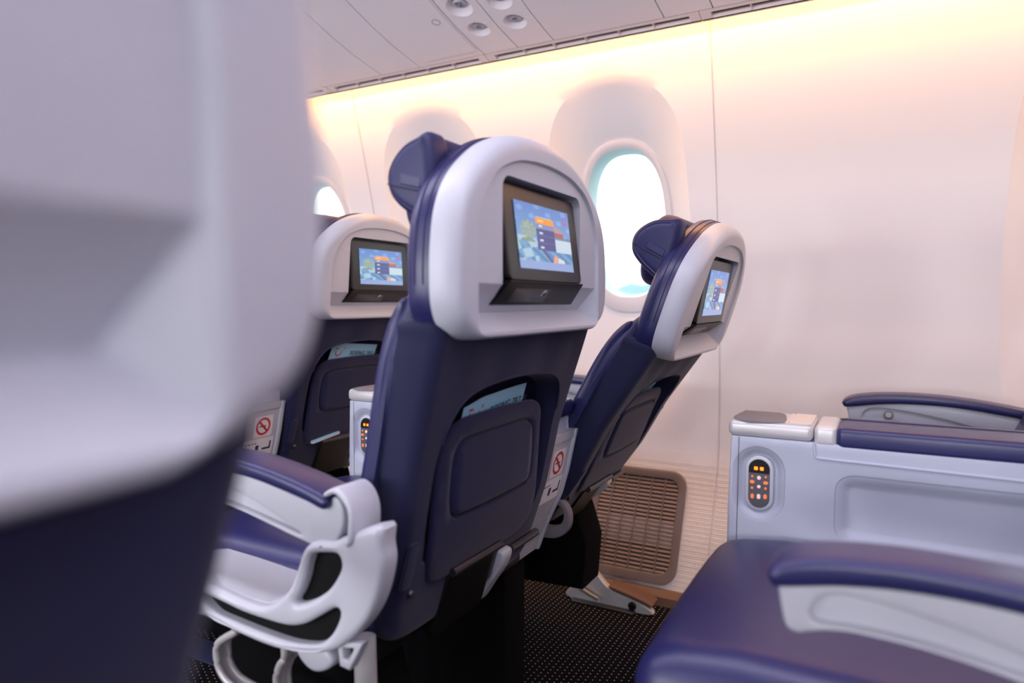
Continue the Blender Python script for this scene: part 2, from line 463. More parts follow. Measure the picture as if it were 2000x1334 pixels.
# vent rail along the top of the side wall
rail = struct('trim_1')
def rail_at(t):  # from its inner top edge to its outer bottom edge
    return (1.955+.047*t, 1.777-.014*t)
PER = .695
for n in range(-3, 6):
    ya = 1.175-.695*0 + (n-2)*PER+.695; yb = ya+PER
    ya, yb = ya-PER, yb-PER
    ya = max(ya, Y0); yb = min(yb, Y1)
    if yb-ya < .2: continue
    s0, s1 = ya+.03, yb-.03
    g = Geo()
    def strip(t0, t1, a, b, lift=0):
        (xa, za), (xb, zb) = rail_at(t0), rail_at(t1)
        g.add([(xa, a, za+lift), (xb, a, zb+lift), (xb, b, zb+lift), (xa, b, za+lift)], [(0, 1, 2, 3)])
    a, b = ya+.0008, yb-.0008
    strip(0, .28, a, b); strip(.80, 1, a, b); strip(.28, .80, a, s0); strip(.28, .80, s1, b)
    (x0, z0), (x1, z1) = rail_at(.28), rail_at(.80)
    up = .014
    for (xa, za, xb, zb) in ((x0, z0, x0, z0+up), (x1, z1, x1, z1+up)):
        g.add([(xa, s0, za), (xa, s1, za), (xb, s1, zb), (xb, s0, zb)], [(0, 1, 2, 3)])
    for y in (s0, s1): g.add([(x0, y, z0), (x1, y, z1), (x1, y, z1+up), (x0, y, z0+up)], [(0, 1, 2, 3)])
    # outer lip that hides the light strip, inner return
    (xe, ze) = rail_at(1)
    g.add([(xe, a, ze), (xe, b, ze), (xe+.002, b, ze+.016), (xe+.002, a, ze+.016)], [(0, 1, 2, 3)])
    g.add([(xe+.002, a, ze+.016), (xe+.002, b, ze+.016), (xe-.04, b, ze+.10), (xe-.04, a, ze+.10)], [(0, 1, 2, 3)])
    part('rail_section', g, 'rail', rail, 20)
    part('vent_slot', Geo().add([(x0, s0, z0+up), (x1, s0, z1+up), (x1, s1, z1+up), (x0, s1, z0+up)], [(0, 1, 2, 3)]), 'slot', rail)
    for k in range(1, 6):
        y = s0+(s1-s0)*k/6
        part('vent_divider', Geo().add([(x0, y-.0012, z0), (x1, y-.0012, z1), (x1, y+.0012, z1), (x0, y+.0012, z0), (x0, y-.0012, z0+up), (x1, y-.0012, z1+up), (x1, y+.0012, z1+up), (x0, y+.0012, z0+up)], [(0, 1, 2, 3), (0, 1, 5, 4), (2, 3, 7, 6)]), 'rail', rail)

# skirting along the wall foot and the seat-track cover strips in the carpet
struct('baseboard_right', Geo().slab([(2.095, 0), (2.150, 0), (2.150, .034), (2.125, .040), (2.10, .026)], 'y', Y0, Y1, .002), 'brown')
for i, x in enumerate((1.21, .86, 1.80)):
    if i == 0: struct('trim_%d' % (i+2), box(x-.042, x+.042, Y0, Y1, 0, .004, r=.0015), 'track')

# outside: apron, low terminal, hazy hills
struct('apron_ground', Geo().add([(6, -2500, -4.5), (2600, -2500, -4.5), (2600, 2500, -4.5), (6, 2500, -4.5)], [(0, 1, 2, 3)]), 'apron')
g = Geo(); pr = []
for k in range(121):
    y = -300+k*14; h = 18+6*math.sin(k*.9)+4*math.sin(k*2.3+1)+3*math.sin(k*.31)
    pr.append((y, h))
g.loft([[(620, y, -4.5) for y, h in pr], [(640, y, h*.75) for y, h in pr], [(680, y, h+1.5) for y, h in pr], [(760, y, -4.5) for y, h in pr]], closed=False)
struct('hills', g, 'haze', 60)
tb = thing('terminal_building', 'low white building beyond the apron outside the windows', 'building', (500, 180, -4.5))
part('wall', box(-10, 10, -26, 26, 0, 9.0, r=.2), 'bwhite', tb)
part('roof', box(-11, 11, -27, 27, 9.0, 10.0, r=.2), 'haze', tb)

# ================================================================== SEATS (local: x across, y forward from the seat-back foot, z up)
PR = ([.30, .45, .60, .73, .83, .92, 1.3], [-.0, -.045, -.090, -.115, -.145, -.172, -.19])
def prof(z): return interp(z, *PR)
def sym(half):  # right half bottom->top, mirrored to a closed CCW loop
    return half+[(-x, z) for x, z in reversed(half) if abs(x) > 1e-6]
ME = {}
def shell_geo():
    half = [(0, .9155), (.14, .9155), (.222, .918), (.258, .934), (.275, .962), (.279, 1.0), (.277, 1.045), (.268, 1.092), (.246, 1.134), (.208, 1.170), (.152, 1.204), (.08, 1.227), (0, 1.234)]
    O = ccw(spline(sym(half), 6))
    F = -.203; g = Geo(); ry_ = .036
    def rr(u, v):   # softer along the sides and the arch, tight along the bottom edge
        b = max(0, min(1, (.945-v)/.02))*max(0, min(1, (.235-abs(u))/.03)); return .025*(1-b)+.007*b
    n_ = len(O); nrm = offset(O, 1.0); nrm = [(a[0]-b[0], a[1]-b[1]) for a, b in zip(nrm, O)]
    def off_(k): return [(p[0]+q[0]*rr(*p)*k, p[1]+q[1]*rr(*p)*k) for p, q in zip(O, nrm)]
    g.loft([[(u, -.158, v) for u, v in offset(O, .008)], [(u, -.162, v) for u, v in offset(O, .001)]]
           + [[(u, F+ry_*(1-math.sin(math.pi/2*k/8)), v) for u, v in off_(1-math.cos(math.pi/2*k/8))] for k in range(9)])
    face = off_(1.0)
    arch = spline([(.2195, .996), (.2195, 1.03), (.219, 1.055), (.213, 1.09), (.195, 1.127), (.16, 1.16), (.105, 1.181), (.05, 1.189), (0, 1.191)], 5, False)
    U = [(-.226, .9535), (.226, .9535)]  # placeholder bottom; the notch runs out through the lower edge
    bot = .9515
    # the lower facet reaches the face just above the lower rounding
    zb = min(v for u, v in face)+.0015
    U = ccw([(-.222, zb), (.222, zb)]+arch+[(-u, v) for u, v in reversed(arch[:-1])])
    Ui = offset(U, .003)
    hmap = LUT()
    for p in Ui: hmap.put(p, .006 if p[1] > .97 else .0015)
    TL, TR = (-.2165, .9965), (.2165, .9965)
    VL, VR = (-.200, .955), (.200, .955)
    def fac(z): return .006+.030*(.9965-z)/.0405
    nx, nz0, nz1 = .143, .9655, 1.1565
    N = [(nx, nz0), (nx, .9965), (nx, 1.1365)] + [(nx-.02+.02*math.cos(a), nz1-.02+.02*math.sin(a)) for a in (.4, .8, 1.2, 1.5708)]
    N = N+[(-u, v) for u, v in reversed(N)]
    for p in N: hmap.put(p, fac(p[1]) if p[1] < .9965 else .006)
    Ni = offset(ccw(N), .003)
    for p in Ni: hmap.put(p, .055)
    for p in (TL, TR): hmap.put(p, .006)
    for p in (VL, VR): hmap.put(p, .036)
    BL, BR = (-.223, zb+.003), (.223, zb+.003)
    fe = [(U, True), (Ui, True), (N, True), (Ni, True), ([TL, (-nx, .9965)], False), ([(nx, .9965), TR], False),
          ([VL, VR], False), ([TL, VL, (-.2185, zb+.0045)], False), ([TR, VR, (.2185, zb+.0045)], False)]
    g.fill(face, [], lambda u, v: (u, F+hmap.get(u, v), v), fe)
    return g, O
def paint(u, v):
    c = [0, 0, 0]
    sky = (96+60*(1-v), 138+60*(1-v), 208+18*(1-v))
    c = list(sky)
    n = .5+.5*math.sin(u*19+v*7)*math.sin(v*23-u*5)
    if v > .55 and n > .78: c = [x+24 for x in c]
    if v < .45: c = [120, 168, 210]
    if v < .36 and .5+.5*math.sin(u*31+v*40) > .55: c = [88, 140, 190]
    if v < .5 and u < .34 and n > .5: c = [176, 208, 228]
    du, dv = (u-.2)/.13, (v-.60)/.13
    if du*du+dv*dv < 1 and math.sin(math.atan2(dv, du)*9)+.4 > 0: c = [170, 182, 120]
    du, dv = (u-.18)/.12, (v-.42)/.05
    if du*du+dv*dv < 1 and dv > -.3: c = [140, 160, 140]
    if u > .68 and .30 < v < .52: c = [206, 224, 238]
    if u > .66 and .50 < v < .56: c = [92, 104, 150] if int(u*60) % 2 else [150, 170, 205]
    if .64 < u < .86 and .54 < v < .75-.55*(u-.64)*.9: c = [196, 150, 158] if v > .62 else [168, 104, 104]
    if .36 < u < .74 and .10 < v < .34 and abs((u-.4)-(.34-v)*.9) < .03: c = [92, 84, 140]
    if (u-.66)**2+((v-.17)*.6)**2 < .002: c = [240, 168, 140]
    if (u-.72)**2/.012+((v-.14))**2/.004 < 1 and c[0] < 200: c = [222, 226, 234]
    if v < .12: c = [150, 172, 222]
    if .34 < u < .68:
        if .72 < v < .81: c = [255, 158, 52]
        elif .63 < v <= .72: c = [132, 146, 190]
        elif .30 < v <= .63: c = [74, 80, 142] if (v-.30) % .11 > .012 else [96, 104, 168]
        for r in (.675, .575, .465, .355):
            if abs(v-r) < .016 and .39 < u < .455: c = [222, 228, 240]
        if abs(v-.765) < .014 and .38 < u < .48: c = [255, 214, 150]
    if .36 < u < .64 and .815 < v < .825: c = [170, 200, 236]
    if (.875 < u < .89 or .925 < u < .94) and .80 < v < .9 and abs(u-.905) > .012: c = [206, 70, 150]
    if .88 < u < .94 and .78 < v < .81: c = [206, 70, 150]
    return c
def screen_mesh():
    NX, NY = 112, 63; me = bpy.data.meshes.new('screen')
    vs = [(-.10+.20*i/NX, -.2058+(j/NY)*.0182*.0+(.0190*(j/NY))*(.104/.145)+.0016, 1.022+.104*j/NY) for j in range(NY+1) for i in range(NX+1)]
    fs = [(j*(NX+1)+i, j*(NX+1)+i+1, (j+1)*(NX+1)+i+1, (j+1)*(NX+1)+i) for j in range(NY) for i in range(NX)]
    me.from_pydata(vs, [], fs)
    ca = me.color_attributes.new('Col', 'FLOAT_COLOR', 'CORNER')
    q = 0
    for j in range(NY):
        for i in range(NX):
            c = s2l([max(0, min(255, x)) for x in paint((i+.5)/NX, (j+.5)/NY)])
            for _ in range(4): ca.data[q].color = (*c, 1); q += 1
    return me

def build_masters():
    g, O = shell_geo(); ME['back_shell'] = g.mesh('back_shell', 30)
    # --- monitor: bezel tilted so that its foot stands level with the face
    def tilt(x, y, z): return (x, -.2052+.019*(z-1.003)/.145+y, z)
    g = Geo().slab(rrect(-.134, .134, 1.003, 1.149, .010), 'y', 0, .022, .0025)
    ME['monitor'] = g.mesh('monitor', 30, tilt)
    sm = screen_mesh(); ME['screen'] = sm
    # --- media box under the monitor, following the upper facet of the notch
    def fy(z): return -.203+.004+.032*(.9965-z)/.0405
    def mb(x, y, z):
        t = (1.002-z)/.037
        return (x*(1+.075*t), fy(z)-.0045+y, z)
    ME['media_box'] = Geo().rbox(-.136, .136, 0, .03, .9655, 1.0025, .0015, 1, mb).mesh('media_box')
    ME['media_door'] = Geo().rbox(-.105, .018, -.0008, .002, .970, .991, .0006, 1, mb).mesh('media_door')
    g = Geo().rbox(-.006, .004, -.0014, .0, .980, .989, 0, 1, mb); ME['media_icon'] = g.mesh('media_icon')
    ME['media_icon_dot'] = Geo().rbox(-.003, .003, -.0022, -.001, .980, .985, 0, 1, mb).mesh('media_icon_dot')
    # --- leather rim between shell and cushion, same outline as the shell
    g = Geo(); R = offset(O, .003)
    rings = [(.004, -.168), (-.001, -.162), (-.002, -.14), (.001, -.126), (.010, -.118), (.03, -.113)]
    g.loft([[(u, d, v) for u, v in offset(R, i)] for i, d in rings]); last = offset(R, .03)
    g.fill(last, [], lambda u, v: (u, -.113, v)); ME['leather_rim'] = g.mesh('leather_rim', 40)
    g = Geo()
    for d, off in ((-.152, -.0018), (-.139, -.0022)):
        l = [(u, d, v) for u, v in offset(R, off)]; l = [p for p in l if p[2] > .99]
        i0 = min(range(len(l)), key=lambda i: (l[i][0] < 0, l[i][2]))
        l = sorted(l, key=lambda p: -math.atan2(p[2]-.99, p[0])*-1)
        g.tube(l, .0011, 5)
    ME['rim_stitching'] = g.mesh('rim_stitching')
    # --- cloth back cover with pocket hollow
    half = [(0, .432), (.15, .434), (.205, .446), (.228, .48), (.240, .56), (.250, .66), (.257, .78), (.263, .86), (.266, .915), (.262, .945), (.2, .95), (0, .95)]
    O2 = ccw(spline(sym(half), 6)); g = Geo(); r = .022
    rings = [(.004, .075), (0, .05), (0, r)]
    for k in range(1, 7):
        a = math.pi/2*k/6; rings.append((r*(1-math.cos(a)), r*(1-math.sin(a))))
    def crease(u, v):  # soft creases hanging from the shell
        return .0035*math.sin(abs(u)*46+1)*max(0, min(1, (v-.80)/.10))
    g.loft([[(u, prof(v)+d, v) for u, v in offset(O2, i)] for i, d in rings])
    face = offset(O2, r)
    H = ccw(spline(sym([(0, .548), (.12, .549), (.178, .562), (.196, .60), (.200, .68), (.198, .75), (.190, .79), (.166, .822), (.12, .838), (.05, .845), (0, .846)]), 5))
    Hi = offset(H, .007)
    def hd(v): return .003+.042*max(0, min(1, (v-.56)/.2))
    inn = LUT()
    for p in Hi: inn.put(p, 1)
    pts = [(-.24+.03*i, .46+.028*j) for i in range(17) for j in range(18)]
    pts = [p for p in pts if inside(p, face) and dist_loop(p, face) > .012 and dist_loop(p, H) > .012 and dist_loop(p, Hi) > .010]
    def cf(u, v):
        if inn.get(u, v) or (inside((u, v), Hi)): return (u, prof(v)+hd(v), v)
        return (u, prof(v)-(crease(u, v) if dist_loop((u, v), face) > .01 else 0), v)
    g.fill(face, [Hi], cf, [(H, True)], pts)
    ME['back_cover'] = g.mesh('back_cover', 38)
    g = Geo(); g.fill(Hi, [], cf, [], [p for p in pts if inside(p, Hi)]); ME['pocket_lining'] = g.mesh('pocket_lining')
    g = Geo().tube([(u, prof(v)-.001, v) for u, v in H if v > .60][0:0] or [(u, prof(v)-.0008, v) for u, v in sorted([p for p in H if p[1] > .76], key=lambda p: p[0])], .0022, 6)
    ME['pocket_piping'] = g.mesh('pocket_piping')
    # --- literature pocket panel
    P = ccw(spline(sym([(0, .520), (.12, .522), (.165, .538), (.178, .58), (.178, .66), (.173, .735), (.160, .768), (.128, .786), (.06, .790), (0, .791)]), 5))
    def off(v): return -.006+.024*max(0, min(1, (v-.56)/.23))
    g = Geo(); rings = [(.003, .010), (0, .006), (.0015, .002), (.006, 0)]
    bul = lambda u, v: .006*max(0, 1-(u/.18)**2)*max(0, 1-((v-.66)/.14)**2)
    g.loft([[(u, prof(v)+off(v)+d-(bul(u, v)), v) for u, v in offset(P, i)] for i, d in rings]); face = offset(P, .006)
    S = ccw(spline(sym([(0, .626), (.10, .627), (.127, .634), (.136, .66), (.136, .70), (.130, .735), (.112, .750), (.06, .754), (0, .754)]), 5))
    Sa = offset(S, -.005); Sb = offset(S, .006)
    hm = LUT()
    for p in S: hm.put(p, .0075)
    pts = [(-.165+.0133*i, .535+.0135*j) for i in range(26) for j in range(20)]
    pts = [p for p in pts if inside(p, face) and all(dist_loop(p, q) > .008 for q in (face, S, Sa, Sb))]
    g.fill(face, [], lambda u, v: (u, prof(v)+off(v)-bul(u, v)+hm.get(u, v)-(.003 if inside((u, v), offset(S, .004)) else 0), v), [(S, True), (Sa, True), (Sb, True)], pts)
    ME['pocket_panel'] = g.mesh('pocket_panel', 60)
    # --- torso cushion: side profile swept across
    pf = spline([(.005, .455), (-.015, .50), (-.034, .60), (-.058, .73), (-.088, .83), (-.112, .91), (-.130, .965), (-.142, 1.000), (-.128, 1.010), (-.102, .985), (-.078, .940), (-.060, .88), (-.046, .80), (-.030, .72), (-.006, .62), (.030, .53), (.045, .47)], 4)
    g = Geo().slab(pf, 'x', -.262, .262, .022, seg=5); ME['back_cushion'] = g.mesh('back_cushion', 50, lambda x, y, z: (x*(1-.035*max(0, min(1, (z-.89)/.07))), y, z))
    pf = spline([(-.03, .60), (-.055, .72), (-.07, .80), (-.085, .90), (-.102, .965), (-.090, .975), (-.066, .94), (-.046, .88), (-.030, .80), (-.014, .72), (.012, .61), (.03, .56), (.01, .55)], 4)
    g = Geo().slab(pf, 'x', -.252, .252, .012, seg=4); ME['front_pad'] = g.mesh('front_pad', 50)
    # --- headrest
    g = Geo().slab(rrect(-.205, .205, 1.055, 1.216, .06, 8), 'y', -.115, -.058, .022, seg=5); ME['headrest_pad'] = g.mesh('headrest_pad', 60)
    wing = spline([(-.130, 1.206), (-.10, 1.205), (-.070, 1.194), (-.046, 1.172), (-.036, 1.146), (-.044, 1.118), (-.068, 1.098), (-.10, 1.082), (-.130, 1.072), (-.138, 1.13)], 5)
    for nm, sg in (('l', -1), ('r', 1)):
        xo, xi = (-.238, -.178) if sg < 0 else (.178, .238)
        ME['wing_'+nm] = Geo().slab(wing, 'x', xo, xi, .020, seg=5).mesh('headrest_wing', 60)
        xf = sg*.2385
        g = Geo(); l = offset(ccw(wing), .010); g.tube([(xf-sg*.0035, u, v) for u, v in l if u > -.115], .0016, 6)
        ME['wseam_'+nm] = g.mesh('wing_seam')
        g = Geo().tube([(xf, -.047, 1.136), (xf, -.07, 1.130), (xf, -.115, 1.121)], .0014, 6); ME['wseam2_'+nm] = g.mesh('wing_seam')
        a, b = sorted((xf+sg*.0015, xf-sg*.004))
        ME['wstrap_'+nm] = Geo().rbox(a, b, -.118, -.075, 1.134, 1.150, .0015, 1, lambda x, y, z: (x, y, z+.22*(y+.075))).mesh('wing_strap')
    # --- seat cushion
    def crown(x, y, z):
        t = (z-.44)/.13
        zz = z-(.010*(x/.25)**2 if t > .5 else 0)-(.030*max(0, (y-.36)/.13)**2 if t > .5 else 0)+(.012*max(0, (.12-y)/.12) if t > .5 else 0)
        return (x, y-.020*(1-t)*(1 if y > .3 else 0), zz)
    ME['seat_cushion'] = Geo().rbox(-.247, .247, -.03, .492, .445, .572, .045, 7, crown, 7).mesh('seat_cushion', 70)
    g = Geo()
    for sx in (-1, 1): g.tube([(sx*.2475, .0, .522), (sx*.2475, .30, .520), (sx*.246, .44, .512)], .0025, 6)
    g.tube([(-.235, .470, .505), (-.2, .4745, .508), (0, .476, .511), (.2, .4745, .508), (.235, .470, .505)], .0028, 6)
    ME['cushion_piping'] = g.mesh('cushion_piping')
    ME['seat_pan'] = Geo().rbox(-.25, .25, -.02, .40, .415, .455, .008, 2).mesh('seat_pan')
    # legs
    ME['under_seat_box'] = Geo().slab([(.03, .17), (.30, .16), (.33, .20), (.34, .42), (.06, .42), (.02, .30)], 'x', -.065, .065, .008).mesh('under_seat_box')
    ME['leg_front'] = Geo().tube([(0, .325, .40), (0, .40, .2), (0, .45, .012)], .015, 10).rbox(-.03, .03, .41, .49, 0, .014, .003, 1).mesh('leg')
    # rear footrest flap, tubes, bracket
    ME['footrest_flap'] = Geo().slab(rrect(-.10, .055, .405, .522, .012), 'y', -.010, .012, .004).mesh('footrest_flap', 35, lambda x, y, z: (x, y+prof(z)+.004, z))
    ME['footrest_tube'] = Geo().tube([(-.104, prof(.526)-.012, .528), (.055, prof(.526)-.012, .526)], .0075, 10).tube([(.118, -.066, .494), (.235, -.062, .492)], .0085, 10).mesh('footrest_tube')
    ME['footrest_bracket'] = Geo().slab(spline([(-.072, .498), (-.048, .500), (-.036, .475), (-.022, .43), (-.006, .392), (-.016, .394), (-.040, .43), (-.066, .470)], 4), 'x', .078, .116, .006).mesh('footrest_bracket')
    ME['hinge_ring'] = Geo().slab(sup(-.005, .470, .062, .052, 2.2, 32), 'x', -.012, .012, .004, holes=[sup(-.008, .476, .042, .030, 2.2, 32)]).mesh('hinge_ring', 40)
    # cloth tab at the lower corner
    ME['cloth_tab'] = Geo().slab(rrect(-.238, -.214, .545, .618, .006), 'y', -.007, -.001, .0015).mesh('cloth_tab', 35, lambda x, y, z: (x, y+prof(z)-.004+.006, z))
    ME['tab_stud'] = Geo().lathe([(.006, .004), (.006, 0), (.003, -.003), (.0003, -.003)], (-.205, prof(.53)-.004, .53), 'y', 14).mesh('tab_stud')

# side pieces (outer side of the seat), sg=-1: outer side towards -x
def build_side(sg):
    S = {}
    X = lambda d: sg*d
    def slabx(outline, a, b, **k): return Geo().slab(outline, 'x', *sorted((X(a), X(b))), **k)
    ST = 1.0 if sg < 0 else 1.24
    def st(me_geo, nm, ang=50):
        return me_geo.mesh(nm, ang, (lambda x, y, z: (x, .31-(.31-y)*ST, z)))
    cap_lo = [(.302, .7015), (.25, .712), (.2, .7175), (.143, .7175), (.095, .7135), (.048, .706), (0, .697), (-.032, .690)]
    cap_hi = [(-.038, .706), (0, .719), (.048, .729), (.095, .7365), (.143, .741), (.2, .742), (.25, .7385), (.285, .732), (.303, .7245), (.3125, .715), (.311, .706)]
    capl = spline(cap_lo+cap_hi, 4)
    S['arm_cap'] = st(slabx(capl, .283, .347, r=.0085, seg=4), 'arm_cap')
    low = [(.305, .702), (.299, .668), (.294, .659), (.286, .657), (.277, .660), (.255, .666), (.229, .669), (.184, .667), (.141, .660), (.09, .650), (.04, .640), (0, .634), (-.030, .638), (-.050, .653), (-.059, .676), (-.056, .697), (-.046, .707), (-.034, .703)]
    body = spline(low, 4, False)+spline(list(reversed(cap_lo)), 4, False)[1:-1]
    rec = spline([(.272, .672), (.273, .688), (.262, .6985), (.235, .7015), (.176, .6935), (.11, .678), (.055, .659), (.02, .645), (.06, .6515), (.13, .664), (.184, .6715), (.235, .6735)], 4)
    # body with a shallow recess on both faces: two skins and a core
    g = slabx(body, .296, .334, r=.004, holes=[rec])
    g.slab(offset(ccw(rec), -.002), 'x', *sorted((X(.306), X(.324))), r=.001)
    S['arm_body'] = st(g, 'arm_body', 40)
    S['arm_pivot_cover'] = slabx(spline([(-.034, .714), (-.055, .7235), (-.074, .713), (-.084, .690), (-.082, .655), (-.070, .646), (-.0735, .66), (-.0755, .69), (-.067, .705), (-.052, .7145), (-.036, .708)], 4), .285, .345, r=.004); S['arm_pivot_cover'] = st(S['arm_pivot_cover'], 'arm_pivot_cover', 40)
    S['recline_button_ring'] = Geo().lathe([(.0115, 0), (.0115, .003), (.0085, .003), (.0080, .001), (.0002, .001)], (X(.3065), .228, .6855), 'x', 24).mesh('recline_button_ring')
    if sg > 0: S['recline_button_ring'] = Geo().lathe([(.0115, 0), (.0115, -.004), (.0085, -.004), (.0080, -.001), (.0002, -.001)], (X(.306), .31-(.31-.228)*ST, .6855), 'x', 24).mesh('recline_button_ring')
    S['recline_button'] = Geo().lathe([(.0072, 0), (.0072, -sg*.0032), (.006, -sg*.0042), (.0002, -sg*.0042)], (X(.306), .31-(.31-.228)*ST, .6855), 'x', 20).mesh('recline_button')
    fr = [(-.124, .681), (-.127, .655), (-.130, .632), (-.125, .606), (-.117, .582), (-.104, .556), (-.084, .530), (-.05, .500), (-.02, .485), (.022, .475), (.075, .469), (.139, .472), (.189, .478), (.224, .482), (.245, .480), (.268, .481), (.283, .490), (.280, .500), (.262, .499), (.252, .506), (.256, .518), (.266, .530), (.262, .540), (.20, .533), (.137, .526), (.095, .527), (.064, .542), (.040, .566), (.024, .598), (.014, .622), (0, .637), (-.02, .645), (-.045, .648), (-.063, .657)]
    h1 = [(-.004, .622), (-.028, .628), (-.050, .630), (-.057, .618), (-.050, .600), (-.031, .576), (-.002, .556), (.024, .545), (.031, .548), (.022, .562), (.012, .584), (.005, .607)]
    h2 = [(.236, .517), (.19, .514), (.138, .508), (.081, .507), (.045, .509), (.015, .518), (-.016, .537), (-.041, .553), (-.053, .553), (-.050, .538), (-.036, .515), (-.014, .497), (.014, .489), (.051, .485), (.106, .486), (.159, .489), (.198, .492), (.22, .502)]
    S['side_frame'] = slabx(spline(fr, 3), .303, .340, r=.009, holes=[spline(h1, 4), spline(h2, 4)], seg=4).mesh('side_frame', 50)
    S['mesh_insert_a'] = slabx(offset(ccw(spline(h1, 4)), -.006), .312, .322, r=.001).mesh('mesh_insert')
    S['mesh_insert_b'] = slabx(offset(ccw(spline(h2, 4)), -.006), .312, .322, r=.001).mesh('mesh_insert')
    # pan side cover sloping up from the frame to the cushion
    a = [(X(.325), y, z) for y, z in ((.268, .534), (.20, .533), (.137, .527), (.095, .528), (.064, .543))]
    m = [(X(.300), y, z+.006) for (_, y, z) in a]
    b = [(X(.240), y, z) for y, z in ((.345, .535), (.290, .547), (.22, .545), (.15, .541), (.11, .540))]
    g = Geo().loft([[(p[0], p[1], p[2]-.02) for p in a], a, m, b], closed=False); S['pan_side_cover'] = g.mesh('pan_side_cover', 60)
    # silver loop under the side frame
    pth = spline([(X(.318), .184, .482), (X(.318), .180, .462), (X(.318), .203, .446), (X(.318), .222, .430), (X(.318), .224, .405), (X(.318), .214, .385), (X(.318), .190, .372), (X(.318), .14, .366), (X(.318), .105, .366), (X(.318), .090, .378), (X(.318), .091, .41), (X(.318), .084, .432), (X(.318), .073, .448), (X(.318), .075, .474)], 4, False)
    S['foot_loop'] = Geo().tube(pth, .006, 8, rx=None).tube([(p[0]-sg*.02, p[1], p[2]) for p in pth], .006, 8).loft([[(p[0]+sg*.005, p[1], p[2]) for p in pth], [(p[0]-sg*.025, p[1], p[2]) for p in pth]], closed=False).mesh('foot_loop', 50)
    S['leg_strut'] = Geo().tube([(X(.25), -.02, .47), (X(.245), -.02, .25), (X(.20), 0, .02)], .017, 12).mesh('leg_strut')
    S['frame_lug'] = slabx(spline([(-.02, .490), (-.035, .474), (-.02, .458), (.005, .452), (.028, .465), (.03, .482)], 4), .305, .335, r=.006).slab([(-.040, .503), (-.086, .512), (-.062, .468), (-.044, .470)], 'x', *sorted((X(.312), X(.330))), r=.003, holes=[[(-.050, .497), (-.070, .501), (-.060, .482), (-.051, .482)]]).mesh('frame_lug', 50)
    return S

BACK = ['back_shell', 'monitor', 'media_box', 'leather_rim', 'rim_stitching', 'back_cover', 'pocket_lining', 'pocket_piping', 'pocket_panel', 'back_cushion', 'front_pad', 'headrest_pad']
MATS = {'back_shell': 'shell', 'monitor': 'bezel', 'screen': 'screen', 'media_box': 'black', 'media_door': 'bezel', 'media_icon': 'white', 'media_icon_dot': 'black', 'leather_rim': 'leather', 'rim_stitching': 'seam',
        'back_cover': 'fabric', 'pocket_lining': 'fabric_dark', 'pocket_piping': 'seam', 'pocket_panel': 'fabric', 'back_cushion': 'leather2', 'front_pad': 'leather', 'headrest_pad': 'leather2',
        'seat_cushion': 'leather', 'cushion_piping': 'leather', 'seat_pan': 'black', 'leg': 'blackmatt', 'footrest_flap': 'black', 'footrest_tube': 'dsteel', 'footrest_bracket': 'frame', 'cloth_tab': 'fabric', 'tab_stud': 'dsteel',
        'arm_cap': 'leather', 'arm_body': 'frame', 'arm_pivot_cover': 'frame', 'recline_button_ring': 'chrome', 'recline_button': 'chrome', 'side_frame': 'frame', 'mesh_insert_a': 'meshb', 'mesh_insert_b': 'meshb', 'pan_side_cover': 'frame',
        'foot_loop': 'silver', 'leg_strut': 'silver', 'frame_lug': 'frame'}
build_masters()
SIDE = {-1: build_side(-1), 1: build_side(1)}
def back_matrix(deg, dy=0, dz=0):
    p = Vector((0, -.05, .5))
    return Matrix.Translation(Vector((0, dy, dz))+p) @ Matrix.Rotation(math.radians(deg), 4, 'X') @ Matrix.Translation(-p)
LBL = {'back_shell': 'pearl grey plastic back shell', 'monitor': 'dark framed screen', 'pocket_panel': 'stitched pocket panel', 'arm_cap': 'navy padded armrest top'}
